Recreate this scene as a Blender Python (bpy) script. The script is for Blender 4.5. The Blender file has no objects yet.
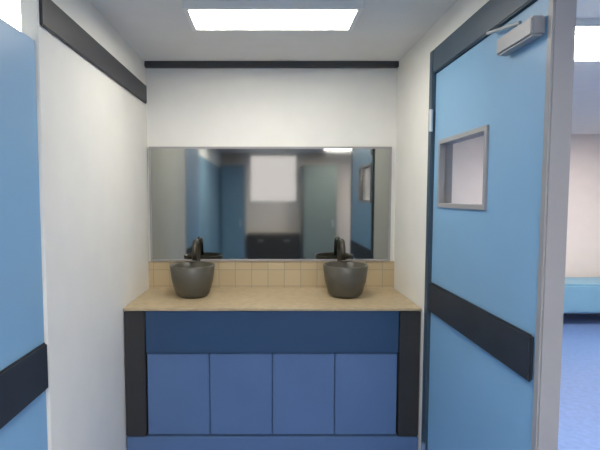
import bpy, bmesh, math
from mathutils import Vector, Matrix

S = bpy.context.scene
C = S.collection

# ------------------------------------------------------------------ materials
def srgb(r, g, b):
    def f(v):
        v /= 255.0
        return v / 12.92 if v <= 0.04045 else ((v + 0.055) / 1.055) ** 2.4
    return (f(r), f(g), f(b), 1.0)

def mat(name, col, rough=0.5, metal=0.0, var=0.06, scale=6.0, bump=0.0, bscale=60.0, spec=0.5, coat=0.0):
    m = bpy.data.materials.new(name); m.use_nodes = True
    nt = m.node_tree; n = nt.nodes; l = nt.links
    b = n['Principled BSDF']
    b.inputs['Roughness'].default_value = rough
    b.inputs['Metallic'].default_value = metal
    b.inputs['Specular IOR Level'].default_value = spec
    b.inputs['Coat Weight'].default_value = coat
    tc = n.new('ShaderNodeTexCoord')
    nz = n.new('ShaderNodeTexNoise'); nz.inputs['Scale'].default_value = scale; nz.inputs['Detail'].default_value = 4
    l.new(tc.outputs['Object'], nz.inputs['Vector'])
    rp = n.new('ShaderNodeValToRGB')
    rp.color_ramp.elements[0].position = 0.3; rp.color_ramp.elements[1].position = 0.7
    rp.color_ramp.elements[0].color = (col[0]*(1-var), col[1]*(1-var), col[2]*(1-var), 1)
    rp.color_ramp.elements[1].color = (min(1, col[0]*(1+var)), min(1, col[1]*(1+var)), min(1, col[2]*(1+var)), 1)
    l.new(nz.outputs['Fac'], rp.inputs['Fac']); l.new(rp.outputs['Color'], b.inputs['Base Color'])
    if bump:
        bn = n.new('ShaderNodeTexNoise'); bn.inputs['Scale'].default_value = bscale
        l.new(tc.outputs['Object'], bn.inputs['Vector'])
        bp = n.new('ShaderNodeBump'); bp.inputs['Strength'].default_value = bump; bp.inputs['Distance'].default_value = 0.002
        l.new(bn.outputs['Fac'], bp.inputs['Height']); l.new(bp.outputs['Normal'], b.inputs['Normal'])
    return m

def emit(name, col, strength):
    m = bpy.data.materials.new(name); m.use_nodes = True
    b = m.node_tree.nodes['Principled BSDF']
    b.inputs['Base Color'].default_value = (0.9, 0.9, 0.9, 1)
    b.inputs['Emission Color'].default_value = col
    b.inputs['Emission Strength'].default_value = strength
    return m

def tile_mat(name, c1, c2, mortar, bw, bh):
    m = bpy.data.materials.new(name); m.use_nodes = True
    nt = m.node_tree; n = nt.nodes; l = nt.links; b = n['Principled BSDF']
    b.inputs['Roughness'].default_value = 0.35
    tc = n.new('ShaderNodeTexCoord'); sp = n.new('ShaderNodeSeparateXYZ'); cb = n.new('ShaderNodeCombineXYZ')
    l.new(tc.outputs['Object'], sp.inputs[0]); l.new(sp.outputs['X'], cb.inputs['X']); l.new(sp.outputs['Z'], cb.inputs['Y'])
    br = n.new('ShaderNodeTexBrick'); br.offset = 0.0
    br.inputs['Scale'].default_value = 1.0; br.inputs['Brick Width'].default_value = bw; br.inputs['Row Height'].default_value = bh
    br.inputs['Mortar Size'].default_value = 0.002; br.inputs['Color1'].default_value = c1
    br.inputs['Color2'].default_value = c2; br.inputs['Mortar'].default_value = mortar
    l.new(cb.outputs[0], br.inputs['Vector']); l.new(br.outputs['Color'], b.inputs['Base Color'])
    return m

M = {
 'white':   mat('white wall paint', (0.82, 0.80, 0.74, 1), 0.6, bump=0.15, bscale=160, var=0.02),
 'cream':   mat('cream wall paint', (0.80, 0.71, 0.65, 1), 0.6, bump=0.15, bscale=160, var=0.02),
 'ceil':    mat('grey ceiling paint', (0.76, 0.735, 0.68, 1), 0.8, var=0.02),
 'floor':   mat('blue vinyl floor', (0.16, 0.26, 0.52, 1), 0.28, var=0.10, scale=24),
 'door':    mat('light blue door laminate', (0.225, 0.42, 0.62, 1), 0.4, var=0.03, scale=3),
 'slate':   mat('slate blue wall paint', (0.13, 0.24, 0.33, 1), 0.5, var=0.04),
 'bumper':  mat('dark rubber bumper', (0.020, 0.026, 0.036, 1), 0.6, var=0.15),
 'frame':   mat('dark slate door frame', (0.045, 0.075, 0.105, 1), 0.45, var=0.05),
 'trim':    mat('dark grey trim', (0.055, 0.056, 0.06, 1), 0.5, var=0.05),
 'post':    mat('grey metal trim', (0.33, 0.32, 0.32, 1), 0.4, var=0.04),
 'steel':   mat('brushed steel', (0.62, 0.64, 0.66, 1), 0.3, 1.0, var=0.04, scale=40),
 'navy':    mat('navy blue laminate', (0.088, 0.155, 0.300, 1), 0.45, var=0.05, scale=4),
 'navyd':   mat('dark navy laminate', (0.022, 0.06, 0.13, 1), 0.45, var=0.05, scale=4),
 'dark':    mat('dark grey laminate', (0.028, 0.027, 0.026, 1), 0.5, var=0.08),
 'worktop': mat('beige worktop', (0.47, 0.37, 0.23, 1), 0.4, var=0.10, scale=30),
 'bronze':  mat('dark bronze', (0.07, 0.062, 0.048, 1), 0.35, 0.6, var=0.1),
 'basin':   mat('dark olive ceramic', (0.085, 0.078, 0.060, 1), 0.4, var=0.15, scale=14),
 'bench':   mat('blue vinyl upholstery', (0.19, 0.38, 0.52, 1), 0.45, var=0.04),
 'locker':  mat('grey green painted metal', (0.16, 0.20, 0.19, 1), 0.45, var=0.04),
 'backing': mat('mirror backing', (0.2, 0.2, 0.2, 1), 0.6),
 'splash':  tile_mat('beige tiles', (0.50, 0.40, 0.25, 1), (0.45, 0.35, 0.21, 1), (0.30, 0.26, 0.19, 1), 0.10, 0.10),
 'diff':    emit('light diffuser', (1.0, 0.96, 0.87, 1), 10.5),
 'diff2':   emit('lobby light diffuser', (1.0, 0.95, 0.89, 1), 24.0),
 'diff3':   emit('corridor light diffuser', (1.0, 0.96, 0.89, 1), 18.0),
}
m = bpy.data.materials.new('tinted mirror'); m.use_nodes = True
b = m.node_tree.nodes['Principled BSDF']
b.inputs['Base Color'].default_value = (0.36, 0.37, 0.35, 1); b.inputs['Metallic'].default_value = 1.0; b.inputs['Roughness'].default_value = 0.05
M['mirror'] = m
m = bpy.data.materials.new('clear glass'); m.use_nodes = True
b = m.node_tree.nodes['Principled BSDF']
b.inputs['Base Color'].default_value = (0.95, 0.97, 0.97, 1); b.inputs['Transmission Weight'].default_value = 1.0
b.inputs['Roughness'].default_value = 0.02; b.inputs['IOR'].default_value = 1.1
M['glass'] = m

# ------------------------------------------------------------------ helpers
def box(bm, x0, x1, y0, y1, z0, z1, bev=0.0):
    ret = bmesh.ops.create_cube(bm, size=1.0)
    vs = ret['verts']
    for v in vs:
        v.co = Vector(((x0+x1)/2 + v.co.x*(x1-x0), (y0+y1)/2 + v.co.y*(y1-y0), (z0+z1)/2 + v.co.z*(z1-z0)))
    if bev:
        es = list({e for v in vs for e in v.link_edges})
        bmesh.ops.bevel(bm, geom=es, offset=bev, segments=2, affect='EDGES', clamp_overlap=True)

def lathe(bm, prof, cx, cy, seg=40):
    rings = []
    for r, z in prof:
        if r < 1e-6:
            rings.append([bm.verts.new((cx, cy, z))])
        else:
            rings.append([bm.verts.new((cx + r*math.cos(2*math.pi*i/seg), cy + r*math.sin(2*math.pi*i/seg), z)) for i in range(seg)])
    for a, c in zip(rings, rings[1:]):
        for i in range(seg):
            j = (i+1) % seg
            if len(a) == 1 and len(c) == 1: continue
            if len(a) == 1: bm.faces.new((a[0], c[j], c[i]))
            elif len(c) == 1: bm.faces.new((a[i], a[j], c[0]))
            else: bm.faces.new((a[i], a[j], c[j], c[i]))

def tube(bm, pts, r, seg=16):
    pts = [Vector(p) for p in pts]
    rings = []
    up = Vector((1, 0, 0))
    for i, p in enumerate(pts):
        d = (pts[min(i+1, len(pts)-1)] - pts[max(i-1, 0)]).normalized()
        u = up - d*up.dot(d)
        if u.length < 1e-3: u = Vector((0, 1, 0)) - d*d.y
        u.normalize(); v = d.cross(u)
        rr = r[i] if isinstance(r, (list, tuple)) else r
        rings.append([bm.verts.new(p + (u*math.cos(2*math.pi*k/seg) + v*math.sin(2*math.pi*k/seg))*rr) for k in range(seg)])
    for a, c in zip(rings, rings[1:]):
        for k in range(seg):
            j = (k+1) % seg
            bm.faces.new((a[k], a[j], c[j], c[k]))
    bm.faces.new(rings[0][::-1]); bm.faces.new(rings[-1])

def obj(name, bm, mt, parent=None, smooth=False):
    bmesh.ops.recalc_face_normals(bm, faces=bm.faces)
    me = bpy.data.meshes.new(name); bm.to_mesh(me); bm.free()
    me.materials.append(M[mt] if isinstance(mt, str) else mt)
    if smooth:
        for p in me.polygons: p.use_smooth = True
    o = bpy.data.objects.new(name, me); C.objects.link(o)
    if parent:
        o.parent = parent
        o.matrix_parent_inverse = Matrix.Translation(parent.location).inverted()
    return o

def bobj(name, mt, parent, *boxes, bev=0.0):
    bm = bmesh.new()
    for bx in boxes: box(bm, *bx, bev)
    return obj(name, bm, mt, parent)

def empty(name, loc, label=None, cat=None, group=None):
    o = bpy.data.objects.new(name, None); o.location = loc; o.empty_display_size = 0.1; C.objects.link(o)
    if label: o['label'] = label
    if cat: o['category'] = cat
    if group: o['group'] = group
    return o

def struct(name, mt, label, cat, *boxes, bev=0.0):
    o = bobj(name, mt, None, *boxes, bev=bev)
    o['kind'] = 'structure'; o['label'] = label; o['category'] = cat
    return o

def tag(o, label, cat, group=None):
    o['label'] = label; o['category'] = cat
    if group: o['group'] = group
    return o

# ------------------------------------------------------------------ layout
XL, XR = -0.73, 0.773         # inner faces of the vestibule's side walls
YB = 2.74                     # its back wall
HC = 2.345                    # ceiling
YL = 1.47                     # near end of the left white wall
YD0, YD1 = 1.275, 2.12        # right-hand door, near and far edge
LX0, LX1, LY0, LY1 = -0.86, 5.2, -3.0, 5.86   # lobby

struct('floor', 'floor', 'blue vinyl floor of lobby and vestibule', 'floor', (-2.5, LX1+0.1, LY0-0.1, LY1+0.1, -0.1, 0))
struct('ceiling', 'ceil', 'grey ceiling above vestibule and lobby', 'ceiling', (-2.5, LX1+0.1, LY0-0.1, LY1+0.1, HC, HC+0.1))
struct('wall_back', 'white', 'white back wall of the vestibule above the mirror', 'wall', (XL-0.1, XR+0.09, YB, YB+0.1, 0, HC))
struct('wall_left', 'white', 'plain white wall on the left of the vestibule', 'wall', (XL-0.05, XL, YL, YB, 0, HC))
wr = struct('wall_right', 'white', 'white wall on the right, beyond the blue door and above it', 'wall',
       (XR, XR+0.06, YD1+0.045, YB, 0, HC), (XR, XR+0.06, YD0-0.03, YD1+0.045, 2.225, HC))
# lobby
struct('wall_far', 'cream', 'cream lobby wall at far right behind the blue bench', 'wall', (-2.5, LX1+0.1, LY1, LY1+0.1, 0, HC))
struct('wall_side', 'cream', 'cream side wall of the lobby', 'wall', (LX1, LX1+0.1, LY0, LY1, 0, HC))
wl = struct('wall_near', 'slate', 'slate blue wall beside the left door, white along its top', 'wall', (LX0-0.1, LX0, LY0, 0.6, 0, 2.06))
bobj('upper_paint', 'white', wl, (LX0-0.1, LX0, LY0, 0.6, 2.06, HC))
struct('wall_bay', 'white', 'white walls of the bay behind the left door', 'wall', (-2.5, -2.4, 0.5, LY1, 0, HC), (-2.4, LX0-0.1, 0.5, 0.6, 0, HC))
# wall behind the viewpoint; window added to brighten the middle of the mirror
wx0, wx1, wz0, wz1 = -0.36, 0.56, 1.42, 2.335
struct('wall_window', 'cream', 'wall with the added bright window, reflected in the mirror', 'wall',
       (LX0-0.1, wx0, LY0-0.1, LY0, 0, HC), (wx1, LX1+0.1, LY0-0.1, LY0, 0, HC),
       (wx0, wx1, LY0-0.1, LY0, 0, wz0), (wx0, wx1, LY0-0.1, LY0, wz1, HC))
w = empty('added_window_1', (0.1, LY0-0.05, wz0), 'bright window added to light up the middle of the mirror', 'window'); w['kind'] = 'structure'
t = 0.035
bobj('window_frame', 'white', w, (wx0, wx0+t, LY0-0.08, LY0-0.02, wz0, wz1), (wx1-t, wx1, LY0-0.08, LY0-0.02, wz0, wz1),
     (wx0+t, wx1-t, LY0-0.08, LY0-0.02, wz0, wz0+t), (wx0+t, wx1-t, LY0-0.08, LY0-0.02, wz1-t, wz1))
bobj('pane', 'glass', w, (wx0+t, wx1-t, LY0-0.053, LY0-0.047, wz0+t, wz1-t))

# dark trim near the ceiling
trim = struct('trim_1', 'trim', 'dark grey trim rail high along the left white wall', 'trim', (XL, XL+0.012, YL, YB-0.03, 2.095, 2.20), bev=0.003)
struct('trim_2', 'trim', 'dark trim line where the back wall meets the ceiling', 'trim', (XL, XR, YB-0.03, YB, HC-0.035, HC), bev=0.003)
struct('trim_3', 'white', 'white corner trim on the near end of the left white wall', 'trim', (XL-0.05, XL+0.004, YL-0.014, YL, 0, HC), bev=0.002)

# ------------------------------------------------------------------ right-hand blue door
d = empty('door_1', (XR+0.04, (YD0+YD1)/2, 0), 'light blue door on the right with vision panel and dark bumper band', 'door'); d['kind'] = 'structure'
fr = bobj('door_frame', 'frame', d, (XR-0.012, XR+0.06, YD1, YD1+0.045, 0, 2.225), (XR-0.012, XR+0.06, YD0, YD1, 2.115, 2.225), bev=0.004)
bobj('end_post', 'post', d, (XR-0.004, XR+0.06, YD0-0.03, YD0, 0, 2.225), bev=0.005)
vy0, vy1, vz0, vz1 = 1.60, 2.05, 1.50, 1.80
lx0, lx1 = XR+0.004, XR+0.049
leaf = bobj('door_leaf', 'door', d, (lx0, lx1, YD0+0.003, vy0, 0.01, 2.112), (lx0, lx1, vy1, YD1-0.003, 0.01, 2.112),
            (lx0, lx1, vy0, vy1, 0.01, vz0), (lx0, lx1, vy0, vy1, vz1, 2.112))
g = 0.018
vp = bobj('vision_panel_frame', 'post', leaf, (lx0-0.008, lx1+0.008, vy0, vy0+g, vz0, vz1), (lx0-0.008, lx1+0.008, vy1-g, vy1, vz0, vz1),
          (lx0-0.008, lx1+0.008, vy0+g, vy1-g, vz0, vz0+g), (lx0-0.008, lx1+0.008, vy0+g, vy1-g, vz1-g, vz1))
bobj('vision_panel', 'glass', leaf, (lx0+0.019, lx0+0.025, vy0+g, vy1-g, vz0+g, vz1-g))
bobj('bumper_strip', 'bumper', leaf, (lx0-0.016, lx0, YD0+0.01, YD1-0.01, 1.005, 1.145), bev=0.006)
cl = bobj('door_closer', 'post', leaf, (lx0-0.04, lx0, YD0+0.015, YD0+0.215, 2.00, 2.055), bev=0.006)
bm = bmesh.new(); tube(bm, [(lx0-0.022, YD0+0.11, 2.054), (lx0-0.022, YD0+0.11, 2.068), (lx0-0.026, YD0+0.3, 2.105)], 0.006)
obj('closer_arm', bm, 'steel', cl)
bm = bmesh.new()
for z in (0.25, 1.85): lathe(bm, [(0, z), (0.009, z), (0.009, z+0.1), (0, z+0.1)], XR-0.016, YD1-0.002, 14)
obj('hinge', bm, 'steel', d)

# ------------------------------------------------------------------ left-hand blue door
d = empty('door_2', (XL-0.03, 1.0, 0), 'light blue door standing open at the left edge, dark bumper band across it', 'door'); d['kind'] = 'structure'
lf = bobj('door_leaf', 'door', d, (XL-0.047, XL-0.004, 0.62, YL-0.018, 0.01, 2.04), bev=0.003)
bobj('bumper_strip', 'bumper', lf, (XL-0.004, XL+0.012, 0.64, YL-0.03, 0.92, 1.075), bev=0.006)

# ------------------------------------------------------------------ ceiling lights
def light(x, y, sx, sy, mt, label, group=None):
    o = empty('ceiling_light', (x, y, HC), label, 'ceiling light', group)
    f = 0.02
    bobj('light_frame', 'white', o, (x-sx/2, x+sx/2, y-sy/2, y-sy/2+f, HC-0.03, HC), (x-sx/2, x+sx/2, y+sy/2-f, y+sy/2, HC-0.03, HC),
         (x-sx/2, x-sx/2+f, y-sy/2+f, y+sy/2-f, HC-0.03, HC), (x+sx/2-f, x+sx/2, y-sy/2+f, y+sy/2-f, HC-0.03, HC))
    bobj('diffuser', mt, o, (x-sx/2+f, x+sx/2-f, y-sy/2+f, y+sy/2-f, HC-0.024, HC-0.004))
    return o
light(0.02, 2.02, 0.74, 0.26, 'diff', 'rectangular white light panel on the vestibule ceiling')
light(1.75, 2.35, 0.8, 0.55, 'diff2', 'bright light panel on the lobby ceiling at upper right')
light(-1.12, 2.0, 0.66, 0.75, 'diff3', 'bright light panel over the bay at the upper left corner')
light(3.6, 4.2, 0.6, 0.6, 'diff2', 'added lobby fill light above the blue bench, outside the view')  # unseen fill, added to raise the lobby's brightness
light(0.0, -0.45, 0.9, 0.6, 'diff3', 'large added fill light behind the viewpoint, lighting the two blue doors')  # frontal fill added behind the camera for doors, walls and counter
light(1.2, -1.7, 0.6, 0.6, 'diff2', 'small added lobby fill light, reflected at the top right of the mirror')  # added to brighten the lobby behind the camera

# ------------------------------------------------------------------ mirror, splashback, vanity
mr = empty('wall_mirror', (0.02, YB, 1.155), 'wide tinted mirror on the white back wall above the beige tiles', 'mirror')
mx0, mx1, mz0, mz1 = XL+0.015, XR-0.03, 1.155, 1.845
bobj('backing', 'backing', mr, (mx0, mx1, YB-0.012, YB, mz0, mz1))
bobj('mirror_glass', 'mirror', mr, (mx0+0.012, mx1-0.012, YB-0.018, YB-0.012, mz0+0.012, mz1-0.012))
e = 0.012
bobj('mirror_frame', 'post', mr, (mx0, mx0+e, YB-0.02, YB-0.012, mz0, mz1), (mx1-e, mx1, YB-0.02, YB-0.012, mz0, mz1),
     (mx0+e, mx1-e, YB-0.02, YB-0.012, mz0, mz0+e), (mx0+e, mx1-e, YB-0.02, YB-0.012, mz1-e, mz1))
ZT = 0.988
tag(bobj('splashback', 'splash', None, (XL+0.001, XR-0.001, YB-0.012, YB, ZT, 1.152)),
    'beige tiled splashback between the mirror and the worktop', 'splashback')
YF = 2.24
tag(bobj('worktop', 'worktop', None, (XL+0.002, XR-0.002, YF-0.015, YB-0.001, ZT-0.014, ZT), bev=0.003),
    'narrow beige worktop running wall to wall on the blue unit', 'worktop')
v = empty('vanity_unit', (0.02, (YF+YB)/2, 0), 'wide navy blue fronted vanity unit with dark ends below the worktop', 'vanity unit')
zt = ZT-0.015
bobj('carcass', 'navyd', v, (XL+0.11, XR-0.11, YF+0.022, YB-0.004, 0.32, zt))
bobj('end_panel', 'dark', v, (XL+0.004, XL+0.108, YF-0.01, YB-0.004, 0.32, zt), bev=0.004)
bobj('end_panel', 'dark', v, (XR-0.108, XR-0.004, YF-0.01, YB-0.004, 0.32, zt), bev=0.004)
bobj('apron', 'navyd', v, (XL+0.112, XR-0.112, YF-0.006, YF+0.02, 0.755, zt), bev=0.003)
bobj('plinth', 'navy', v, (XL+0.004, XR-0.004, YF-0.012, YB-0.004, 0, 0.318), bev=0.004)
x0, x1 = XL+0.114, XR-0.114
nd = 4
for k in range(nd):
    a = x0 + (x1-x0)*k/nd + 0.002; c = x0 + (x1-x0)*(k+1)/nd - 0.002
    dd = bobj('cabinet_door', 'navy', v, (a, c, YF-0.002, YF+0.02, 0.326, 0.75), bev=0.003)

# basins and taps
def make_basin(x, label):
    o = empty('basin', (x, 2.51, ZT), label, 'basin', None)
    bm = bmesh.new()
    z = ZT
    lathe(bm, [(0, z), (0.075, z), (0.095, z+0.02), (0.115, z+0.09), (0.126, z+0.175), (0.122, z+0.179), (0.114, z+0.175),
               (0.104, z+0.09), (0.085, z+0.035), (0.02, z+0.028), (0, z+0.028)], x, 2.51)
    obj('bowl', bm, 'basin', o, True)
    bm = bmesh.new(); lathe(bm, [(0, z+0.029), (0.02, z+0.029), (0.018, z+0.034), (0, z+0.034)], x, 2.51, 24)
    obj('waste_plug', bm, 'steel', o)
    return o
def make_tap(x, label):
    o = empty('tap', (x, 2.705, ZT), label, 'tap')
    z = ZT
    bm = bmesh.new()
    lathe(bm, [(0, z), (0.024, z), (0.024, z+0.012), (0.016, z+0.02), (0.016, z+0.24)], x, 2.705, 24)
    pts = [(x, 2.705 - 0.055*(1-math.cos(a)), z+0.24+0.055*math.sin(a)) for a in [math.pi*i/14 for i in range(15)]]
    pts.append((x, 2.585, z+0.19))
    tube(bm, pts, 0.015)
    obj('spout', bm, 'bronze', o, True)
    bm = bmesh.new(); tube(bm, [(x+0.016, 2.705, z+0.12), (x+0.04, 2.705, z+0.125), (x+0.085, 2.703, z+0.155)], [0.011, 0.011, 0.008])
    obj('lever', bm, 'bronze', o, True)
    return o
for x, side in ((-0.425, 'left'), (0.435, 'right')):
    make_basin(x, f'dark grey round basin on the {side} half of the beige worktop')
    make_tap(x, f'dark arched tap behind the {side}-hand basin')

# ------------------------------------------------------------------ lobby bench, plus furniture added for the mirror
bn = empty('waiting_bench', (4.05, 5.5, 0), 'long light blue bench against the cream lobby wall', 'bench')
bobj('seat', 'bench', bn, (2.9, 5.15, 5.28, 5.80, 0.15, 0.50), bev=0.025)
for x in (3.3, 4.4, 5.0):
    bobj('leg', 'dark', bn, (x-0.03, x+0.03, 5.34, 5.74, 0, 0.15))
def locker(x0, x1, label, mt='locker'):  # unseen units added to give the mirror its dark stripes
    o = empty('locker', ((x0+x1)/2, LY0+0.25, 0), label, 'locker')
    y1 = LY0+0.45
    bobj('body', mt, o, (x0, x1, LY0+0.01, y1, 0, 2.1), bev=0.005)
    dr = bobj('door', mt, o, (x0+0.02, x1-0.02, y1, y1+0.018, 0.08, 2.07), bev=0.003)
    bobj('handle', 'steel', dr, (x1-0.08, x1-0.06, y1+0.018, y1+0.035, 1.0, 1.14), bev=0.004)
locker(0.62, 1.22, 'tall grey green locker added to darken the mirror right of the window')
locker(-0.84, -0.42, 'tall narrow slate blue locker added to darken the mirror left of the window', 'slate')

cb = empty('added_low_cabinet', (0.1, LY0+0.2, 0), 'low dark grey cabinet added to darken the bottom of the mirror', 'cabinet')  # added only for the dark strip along the mirror's foot
bobj('body', 'dark', cb, (-0.38, 0.58, LY0+0.01, LY0+0.36, 0, 0.86), bev=0.005)
for a in (-0.37, 0.105):
    q = bobj('door', 'dark', cb, (a, a+0.465, LY0+0.36, LY0+0.378, 0.06, 0.84), bev=0.003)
    bobj('handle', 'steel', q, (a+0.18, a+0.29, LY0+0.378, LY0+0.392, 0.74, 0.755), bev=0.003)

# ------------------------------------------------------------------ world, camera
wd = bpy.data.worlds.new('World'); S.world = wd; wd.use_nodes = True
bg = wd.node_tree.nodes['Background']; bg.inputs['Color'].default_value = (1.0, 0.90, 0.90, 1); bg.inputs['Strength'].default_value = 0.8

cam = bpy.data.cameras.new('Camera'); co = bpy.data.objects.new('Camera', cam); C.objects.link(co)
cam.sensor_width = 36; cam.lens = 27.0; cam.clip_start = 0.02
co.location = (0, 0, 1.55)
cam.shift_x = 32/600; yaw = 0.0; pitch = math.atan(29/450)
co.rotation_euler = (math.pi/2 - pitch, 0, -yaw)
S.camera = co
vs = S.view_settings
vs.view_transform = 'Standard'; vs.look = 'None'; vs.gamma = 1; vs.use_curve_mapping = False
vs.exposure = 1.1
